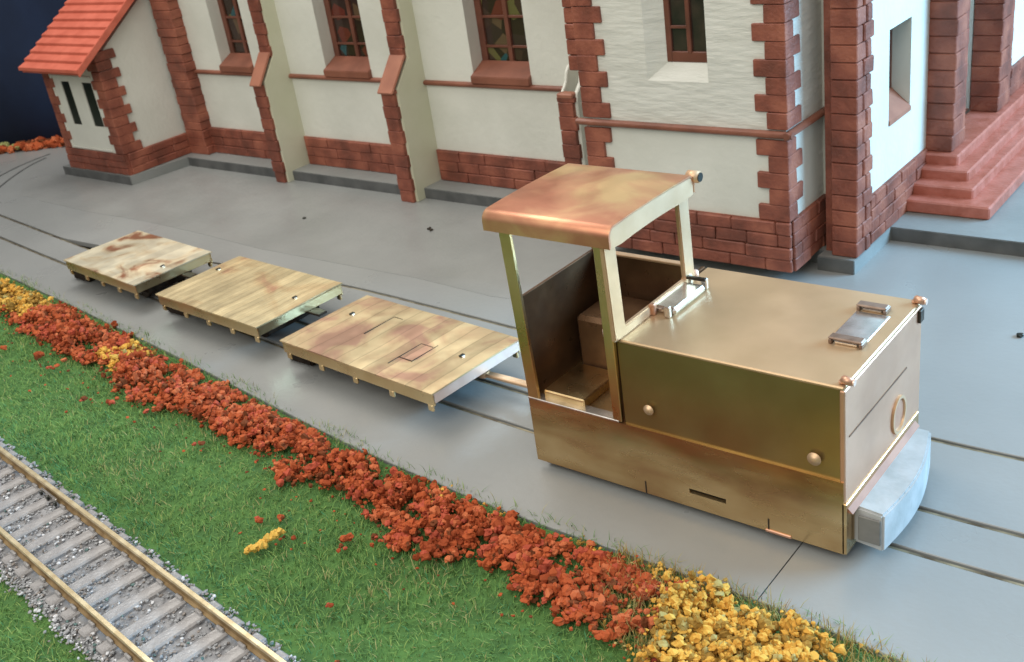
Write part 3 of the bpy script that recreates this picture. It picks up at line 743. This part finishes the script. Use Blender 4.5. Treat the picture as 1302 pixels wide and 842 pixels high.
# buttresses
def buttress(x0, x1, yf, yu, z1, z2, full=True):
    b = BP(); ins = .012
    pr = [(yf+.02, .0), (yf+.02, z1), (yu+.02, z2), (yu+.02, TOP-.1 if full else z2), (NY+.01, TOP-.1 if full else z2), (NY+.01, .0)]
    if full: b.prism(pr, 'x', x0+ins, x1, .002)
    else:
        ch = [(yf+.02,0),(yf+.02,z1-.02),(yf+.03,z1+.02),(yf+.07,z1+.06),(yf+.085,z2-.02),(yf+.11,z2+.01),(yf+.14,z2-.005),(NY+.01,z2-.02),(NY+.01,0)]
        b.prism(ch, 'x', x0-.002, x0+.014, .003); b.prism(ch, 'x', x1-.022, x1, .003); b.box(x0+.012, x1-.020, yf+.05, NY, 0, z1-.03)
    o = b.build('buttress', M['cream'] if full else M['plaster'])
    b = BP(); zz = .0; k = 0
    while zz < z1-.02:
        h = min(.072, z1-zz); ex = .010 if k % 2 else 0
        b.box(x0-.004-ex*.4, x1-.016+ex, yf-random.uniform(0,.004), yf+.03, zz+.0008, zz+h-.0008, .003, .0015); zz += h; k += 1
    b.build('brick_facing', M['brick'], o)
    if full:
        b = BP(); zz = z2-.02; 
        while zz < TOP-.1:
            h = .072; ex = .010 if k % 2 else 0
            b.box(x0-.004-ex*.4, x1-.016+ex, yu-random.uniform(0,.004), yu+.03, zz+.0008, zz+h-.0008, .003, .0015); zz += h; k += 1
        b.build('upper_facing', M['brick'], o)
    if full:
        b = BP(); d = Vector((yu-yf, z2-z1)).normalized()
        p0 = Vector((yf-.018, z1-.022)); p1 = Vector((yu+.004, z2+.010)); nn = Vector((-d.y, d.x))*.014
        b.prism([tuple(p0), tuple(p1), tuple(p1+nn), tuple(p0+nn)], 'x', x0-.008, x1+.000, .004)
        b.build('sloping_cap', M['capstone'], o)
    else:
        b = BP(); b.box(x0-.004, x1-.012, yf-.006, yf+.05, z1-.004, z1+.022, .006); b.build('flat_cap', M['capstone'], o)
    return o
buttress(-5.680,-5.578,4.185,4.300,.665,.815)
buttress(-4.500,-4.385,4.165,4.295,.672,.822)
buttress(-3.270,-3.165,4.195,4.30,.672,.80,False)
# corner pilaster between annex and nave
b = BP(); zz = Zb; k = 0
while zz < TOP:
    h = .060; b.box(-6.805+(.006 if k%2 else 0), -6.600+(0 if k%2 else .008), 4.335-random.uniform(0,.005), NY+.02, zz+.0008, zz+h-.0008, .003, .002); zz += h; k += 1
b.box(-6.79,-6.615,4.345,NY+.02,Zb,TOP); b.build('corner_pilaster', M['brick'])

# annex with red roof
AX0, AX1, AY = -7.58, -6.83, 3.83
b = BP()
sl = [(-7.385,-7.275,.40,.712), (-7.110,-6.985,.40,.712)]
wall_xz(b, AX0, AX1-.0, Zb, .80, AY, .06, sl)
b.prism([(AY+.06,Zb),(AY+.0,.80),(AY+.0,.878),(4.43,1.30),(4.43,Zb)][0:0] or [(AY+.0602,Zb),(AY+.0602,.80),(AY+.001,.801),(AY+.001,.872),(4.43,1.292),(4.43,Zb)], 'x', AX1-.06, AX1)
b.prism([(AY+.0602,Zb),(AY+.0602,.80),(AY+.001,.801),(AY+.001,.872),(4.43,1.292),(4.43,Zb)], 'x', AX0, AX0+.06)
b.box(AX0+.0602, AX1-.0602, AY+.001, AY+.06, .8005, .865)
an = b.build('annex_wall', M['plaster'])
for (a,c,d,e) in sl:
    b = BP(); b.box(a-.002,c+.002,AY+.006,AY+.012,d-.002,e+.002); b.build('slit_window', M['black'], an)
b = BP()
b.box(-7.50,-6.965,AY-.008,AY+.001,.745,.757,.002).box(-7.50,-7.485,AY-.008,AY+.001,.235,.745,.002).box(-7.50,-6.975,AY-.008,AY+.001,.222,.235,.002)
b.build('panel_moulding', M['plaster'], an)
b = BP()
b.box(AX0-.002, AX1+.004, AY-.010, AY+.03, Zb, .215)
bricks(b, AX0-.015, AX1+.010, Zb, .215, lambda u0,u1,z0,z1,d: b.box(u0,u1,AY-.020-d,AY+.0,z0,z1,.004,.0015), h=.05, l=.2)
b.box(AX1-.01, AX1+.012, AY-.010, 4.34, Zb, .215)
bricks(b, AY+.012, 4.34, Zb, .215, lambda u0,u1,z0,z1,d: b.box(AX1+.004,AX1+.020+d,u0,u1,z0,z1,.004,.0015), h=.05, l=.2)
b.build('annex_brick_base', M['brick'], an)
b = BP(); b2 = BP(); zz = .217; k = 0
while zz < .865:
    h = .064; lx = .120 if k % 2 else .085; ly = .10 if k % 2 else .145
    b.box(AX1-lx, AX1+.016, AY-.016, AY+ly, zz+.0008, zz+h-.0008, .003, .0015); 
    b2.box(AX0-.01, AX0+(.10 if k%2 else .06), AY-.014, AY+.1, zz+.0008, zz+h-.0008, .003, .0015)
    zz += h; k += 1
b.build('annex_quoins', M['brick'], an); b2.build('annex_left_quoins', M['brick'], an)
# roof courses
b = BP(); n = 14; y0, z0_ = 3.655, .835; y1, z1_ = 4.50, 1.425
dy, dz = (y1-y0)/n, (z1_-z0_)/n
for i in range(n):
    ya, za = y0+dy*i, z0_+dz*i
    b.prism([(ya-.010, za-.006),(ya-.010,za+.018),(ya+dy+.004,za+dz+.006),(ya+dy+.004,za+dz-.010)], 'x', AX0+.03, AX1+.055, .002)
    x = AX0-.06
b.prism([(y0+.01, z0_-.022),(y1, z1_-.022),(y1,z1_),(y0+.01,z0_)], 'x', AX0+.04, AX1+.045)
rr = b.build('annex_roof', M['roof'], an)
b = BP(); b.prism([(y0-.008, z0_-.030),(y0-.008,z0_+.022),(y1,z1_+.022),(y1,z1_-.034)], 'x', AX1+.055, AX1+.067, .002); b.build('rake_board', M['roof'], rr)

# tower
TX0, TX1, TY = -2.872, -1.895, 3.885
TT = 2.3
win = (-2.455,-2.235,.935,1.40)
b = BP()
wall_xz(b, TX0, TX1, .66, TT, TY, .30, [(-2.53,-2.235,.868,1.47)])
# bevelled reveal
def quad(b, p):
    t = bmesh.new(); t.faces.new([t.verts.new(q) for q in p]); b._add(t)
quad(b, [(-2.53,TY,.868),(-2.235,TY,.868),(-2.235,TY+.06,.935),(-2.455,TY+.06,.935)])
quad(b, [(-2.53,TY,1.47),(-2.53,TY,.868),(-2.455,TY+.06,.935),(-2.455,TY+.06,1.40)])
tw = b.build('tower_wall', M['relief'])
b = BP(); b.box(TX0, TX1-.001, TY+.003, TY+.30, Zb, .66); b.build('tower_lower_wall', M['plaster'], tw)
b = BP(); b.box(TX1-.05, TX1-.0015, TY+.001, 4.55, Zb, TT); b.build('tower_side_wall', M['relief'], tw)
a, c, d, e = win
b = BP(); yb = TY+.055
b.box(a-.005, a+.022, yb, yb+.03, d, e, .003).box(c-.022, c-.0, yb, yb+.03, d, e, .003).box(a+.02, c-.02, yb+.001, yb+.029, d, d+.045, .003)
b.box(a+.098, a+.118, yb-.003, yb+.02, d+.04, e, .003).box(a+.02,a+.10,yb+.002,yb+.018,1.075,1.088,.002)
W_ = b.build('window', M['frame'], tw)
b = BP(); b.box(a, c, yb+.012, yb+.016, d, e); b.build('pane', M['dark_glass'], W_)
# quoins
def quoins(b, x_edge, sx, z0, z1, h, long_, short, yf, sidey=None, sd=.012, phase=0):
    zz = z0; k = phase
    while zz < z1-.01:
        hh = min(h, z1-zz); l = long_ if k % 2 == 0 else short
        xa, xb = (x_edge-.014, x_edge+l) if sx > 0 else (x_edge-l, x_edge+.012)
        if sidey is None: b.box(xa, xb, yf-.012-random.uniform(0,.003), yf+.03, zz+.0008, zz+hh-.0008, .003, .0012)
        else: b.box(xa, xb, yf-.012-random.uniform(0,.003), yf+(sidey[1] if k % 2 == 0 else sidey[0]), zz+.0008, zz+hh-.0008, .003, .0012)
        zz += hh; k += 1
b = BP(); quoins(b, TX0, 1, .295, .645, .0705, .125, .085, TY); quoins(b, TX0, 1, .69, TT, .0705, .135, .092, TY, phase=0)
b.build('left_quoins', M['brick'], tw); b = BP()
quoins(b, TX1, -1, .295, .645, .0705, .130, .078, TY, (.12,.065)); quoins(b, TX1, -1, .69, TT, .0705, .130, .078, TY, (.12,.065), phase=1)
b.build('corner_quoins', M['brick'], tw)
b = BP(); zz = .885
while zz < TT: b.box(TX0-.105, TX0-.012, TY+.05-random.uniform(0,.006), TY+.54, zz+.0015, zz+.069, .004, .0015); zz += .0705
b.build('side_pier', M['brick'], tw)
b = BP(); b.box(TX0-.008, TX1+.010, TY-.008, TY+.02, Zb, .293); b.box(TX1-.01, TX1+.010, TY, 4.5, Zb, .293)
bricks(b, TX0-.012, TX1+.016, Zb, .293, lambda u0,u1,z0,z1,d: b.box(u0,u1,TY-.018-d,TY+.0,z0,z1,.005,.002), h=.057, l=.17)
bricks(b, TY+.006, 4.5, Zb, .293, lambda u0,u1,z0,z1,d: b.box(TX1+.002,TX1+.018+d,u0,u1,z0,z1,.0035,.002), h=.057, l=.15)
b.build('tower_brick_base', M['brick'], tw)
b = BP(); prf = [(.0,.654),(-.016,.655),(-.028,.664),(-.028,.676),(-.014,.684),(.0,.684)]
b.prism([(TY+p[0]-.003,p[1]) for p in prf], 'x', TX0-.05, TX1+.034, .002)
b.prism([(TX1-p[0]+.003,p[1]) for p in prf], 'y', TY-.034, 4.5, .002)
b.build('tower_band', M['trim'], tw)

# tall brick pilaster and entrance front
FX = -1.712
PX0, PX1, PY = -1.805, -1.695, 4.105
b = BP(); zz = Zb; k = 0
while zz < TT:
    b.box(PX0, PX1+.004, PY-random.uniform(0,.003), PY+(.055 if k%2 else .085), zz+.0015, zz+.0685, .004, .001)
    b.box(PX0+.02, PX1+.006+random.uniform(0,.005), PY+(.058 if k%2 else .088), PY+(.155 if k%2 else .135), zz+.0015, zz+.0685, .005, .002)
    zz += .070; k += 1
b.box(PX0+.006, PX1-.006, PY+.01, PY+.125, Zb, TT).box(PX0-.045, PX0+.004, PY+.045, PY+.20, Zb, TT)  # last box: brick sliver standing in for the shadow gap beside the tower
b.build('tall_pilaster', M['brick'])
# entrance front wall, facing +x, with a deep window
b = BP(); wy0, wy1, wz0, wz1 = 4.492, 4.745, .548, .945
T_ = .45
def fbox(y0, y1, z0, z1, x1=FX, x0=FX-.30): b.box(x0, x1, y0, y1, z0, z1)
fbox(PY+.13, wy0, Zb, TT); fbox(wy0, wy1, Zb, wz0); fbox(wy0, wy1, wz1, TT); fbox(wy1, 4.985, Zb, TT)
b.box(FX-.6, FX-.30, PY+.13, 4.985, Zb, TT)
fw_ = b.build('front_wall', M['plaster'])
b = BP(); xd = FX-.085
b.box(xd-.02, xd, wy0, wy0+.02, wz0, wz1).box(xd-.02, xd, wy1-.02, wy1, wz0, wz1).box(xd-.02, xd, wy0+.02, wy1-.02, wz1-.03, wz1).box(xd-.018, xd+.004, wy0+.045, wy0+.062, wz0, wz1)
W_ = b.build('window', M['frame'], fw_)
b = BP(); b.box(xd-.014, xd-.010, wy0, wy1, wz0, wz1); b.build('pane', M['dark_glass'], W_)
b = BP(); b.prism([(FX+.006,wz0-.018),(FX+.006,wz0+.002),(xd-.002,wz0+.085),(xd-.002,wz0-.018)], 'y', wy0+.001, wy1-.001); b.build('sill', M['capstone'], W_)
b = BP(); b.box(FX-.01, FX+.008, PY+.15, 4.97, Zb, .285)
bricks(b, PY+.155, 4.95, Zb, .285, lambda u0,u1,z0,z1,d: b.box(FX+.002,FX+.016+d,u0,u1,z0,z1,.0035,.002), h=.055, l=.14)
b.build('front_brick_base', M['brick'], fw_)
# porch steps
steps = [(-1.325,4.680,Zb,.125),(-1.425,4.765,.125,.172),(-1.478,4.858,.172,.219),(-1.548,4.926,.219,.268)]
b = BP()
for i, (xr, yf_, z0, z1) in enumerate(steps):
    b.box(FX-.02+.002*i, xr, yf_, 7.5, (z0-.01 if i else Zb), z1, .007)
b.build('porch_steps', M['step'])
# porch piers
def pier(x0, x1, y0, y1, z0=.268):
    b = BP(); zz = z0; k = 0
    while zz < TT:
        b.box(x0, x1-(0 if k%2 else .004), y0-random.uniform(0,.003), y1-.05*(k%2)-.02, zz+.0015, zz+.0755, .004, .0012)
        zz += .077; k += 1
    b.box(x0+.008, x1-.010, y0+.008, y1-.01, z0, TT)
    return b.build('porch_pier', M['brick'])
pier(-1.722,-1.585,4.965,5.16)
pier(-1.722,-1.578,5.625,5.84)
pier(-1.60,-1.46,6.42,6.60)
b = BP(); b.box(-2.30,-2.05,4.985,6.0,.268,TT); b.box(-2.3,-1.735,5.66,5.72,.268,TT); b.box(-2.05,-1.62,5.90,6.9,.268,TT); b.build('porch_wall', M['plaster'])
b = BP(); bricks(b, 5.90, 6.9, .268, .42, lambda u0,u1,z0,z1,d: b.box(-1.63,-1.606+d,u0,u1,z0,z1,.0035,.002), h=.05, l=.13); b.build('porch_brick_base', M['brick'])
b = BP(); b.box(-2.05, -1.735, 4.99, 5.66, .2679, .2695); b.build('porch_floor', M['step'])
# main body of the building behind, with a roof above the picture
b = BP(); b.box(-6.78, -2.95, 4.68, 6.6, Zb, TOP-.001); b.build('rear_block', M['plaster'])
b = BP(); b.prism([(4.40,TOP),(4.40,TOP+.02),(5.6,TOP+.9),(6.75,TOP+.02),(6.75,TOP)], 'x', -6.85, -2.96); b.build('nave_roof', M['roof'])

# ------------------------------------------------------------------ backdrop
v, f = [], []
n = 60
for i in range(n+1):
    y = -1 + 11.5*i/n
    for k, z in enumerate((-.05,.6,1.4,2.4,3.6,5.0)):
        v.append((-8.75 + max(-.9, min(0, (y-4.35)*1.5)) + .09*math.sin(y*3.1+.3*z) + .05*math.sin(y*7.3+1.2*z) - .03*z , y, z))
for i in range(n):
    for k in range(5):
        a = i*6+k; f.append((a,a+6,a+7,a+1))
bk = raw('backdrop', v, f, M['navy'], smooth=True); tag(bk, 'dark navy cloth backdrop hanging behind the layout', None, kind='structure')
md = bk.modifiers.new('thick','SOLIDIFY'); md.thickness = .02

# ------------------------------------------------------------------ little litter on the road
def litter(x, y, label, r, mat, cat='speck', flat=.5):
    s_ = Scatter(); s_.chunk((0,0,r*.35), r, 0, flat, .3, True); o = s_.build('debris', [mat]); o.location = (x, y, 0); tag(o, label, cat, 'dark crumbs dropped on the grey road')
litter(-4.909, 3.746, 'dark round crumb on the grey road behind the middle wagon', .012, M['black'])
litter(-.936, 3.773, 'dark crumb on the blue grey road at the right edge of the picture', .018, M['black'])
litter(-6.863, 4.18, 'dark crumb lying by the corner where annex meets nave', .03, M['edge'])
b = MB(); b.box(-.022,.022,-.004,.004,0,.008,.002).box(-.022,-.014,.004,.026,0,.007,.002).box(.010,.018,-.018,-.004,0,.007,.002)
o = b.build('wire_clip', M['dark_metal']); o.location = (-3.989,3.855,.003); tag(o, 'tiny bent wire clip lying on the grey road before the third bay', 'clip')

# ------------------------------------------------------------------ light
W = bpy.data.worlds.new('World'); S.world = W; W.use_nodes = True
nt = W.node_tree; bg = nt.nodes['Background']
tc = nt.nodes.new('ShaderNodeTexCoord'); sep = nt.nodes.new('ShaderNodeSeparateXYZ'); nt.links.new(tc.outputs['Generated'], sep.inputs[0])
rp = nt.nodes.new('ShaderNodeValToRGB')
mr = nt.nodes.new('ShaderNodeMapRange'); mr.inputs['From Min'].default_value = -1; nt.links.new(sep.outputs['Z'], mr.inputs['Value']); nt.links.new(mr.outputs[0], rp.inputs['Fac'])
el = rp.color_ramp.elements; el[0].position = .45; el[0].color = (.10,.085,.075,1); el[1].position = 1; el[1].color = (.90,.86,.80,1)
e = el.new(.62); e.color = (.42,.40,.38,1)
nt.links.new(rp.outputs[0], bg.inputs['Color']); bg.inputs['Strength'].default_value = 1.0

def area(name, loc, target, sx, sy, power, col):
    l = bpy.data.lights.new(name, 'AREA'); l.shape = 'RECTANGLE'; l.size = sx; l.size_y = sy; l.energy = power; l.color = col
    o = bpy.data.objects.new(name, l); C.objects.link(o); o.location = loc
    o.rotation_euler = (Vector(target)-Vector(loc)).to_track_quat('-Z', 'Y').to_euler(); return o
area('window_light', (3.6, 7.2, 3.0), (-.9, 3.4, .2), 3.6, 2.8, 1100, (.37,.70,1))
area('room_light', (-2.0, -2.5, 5.5), (-3.5, 3.2, 0), 7, 5, 290, (1,.95,.85))
area('overhead_fill', (-6.0, 3.6, 6.5), (-5.0, 3.0, 0), 4, 3.5, 250, (1,.96,.90))  # unseen overhead fill, added to brighten the ground and wagon decks

# ------------------------------------------------------------------ camera
cam = bpy.data.cameras.new('camera'); co = bpy.data.objects.new('camera', cam); C.objects.link(co)
yaw, pit, rol, F = -0.73825725, -0.45086799, 0.15517788, 1.36307981
f_ = Vector((math.sin(yaw)*math.cos(pit), math.cos(yaw)*math.cos(pit), math.sin(pit)))
r_ = Vector((math.cos(yaw), -math.sin(yaw), 0)); d_ = f_.cross(r_)
r2 = r_*math.cos(rol) + d_*math.sin(rol); d2 = -r_*math.sin(rol) + d_*math.cos(rol)
mw = Matrix((( r2.x, -d2.x, -f_.x, 0), (r2.y, -d2.y, -f_.y, 0), (r2.z, -d2.z, -f_.z, 2.0), (0,0,0,1)))
co.matrix_world = mw
cam.sensor_width = 36; cam.lens = F*1000/1302*36; cam.clip_start = .05; cam.clip_end = 100
cam.dof.use_dof = True; cam.dof.focus_distance = 3.2; cam.dof.aperture_fstop = 5.0
S.camera = co
S.view_settings.view_transform = 'Standard'; S.view_settings.look = 'None'; S.view_settings.exposure = 0.14; S.view_settings.gamma = 1
S.render.engine = 'CYCLES'
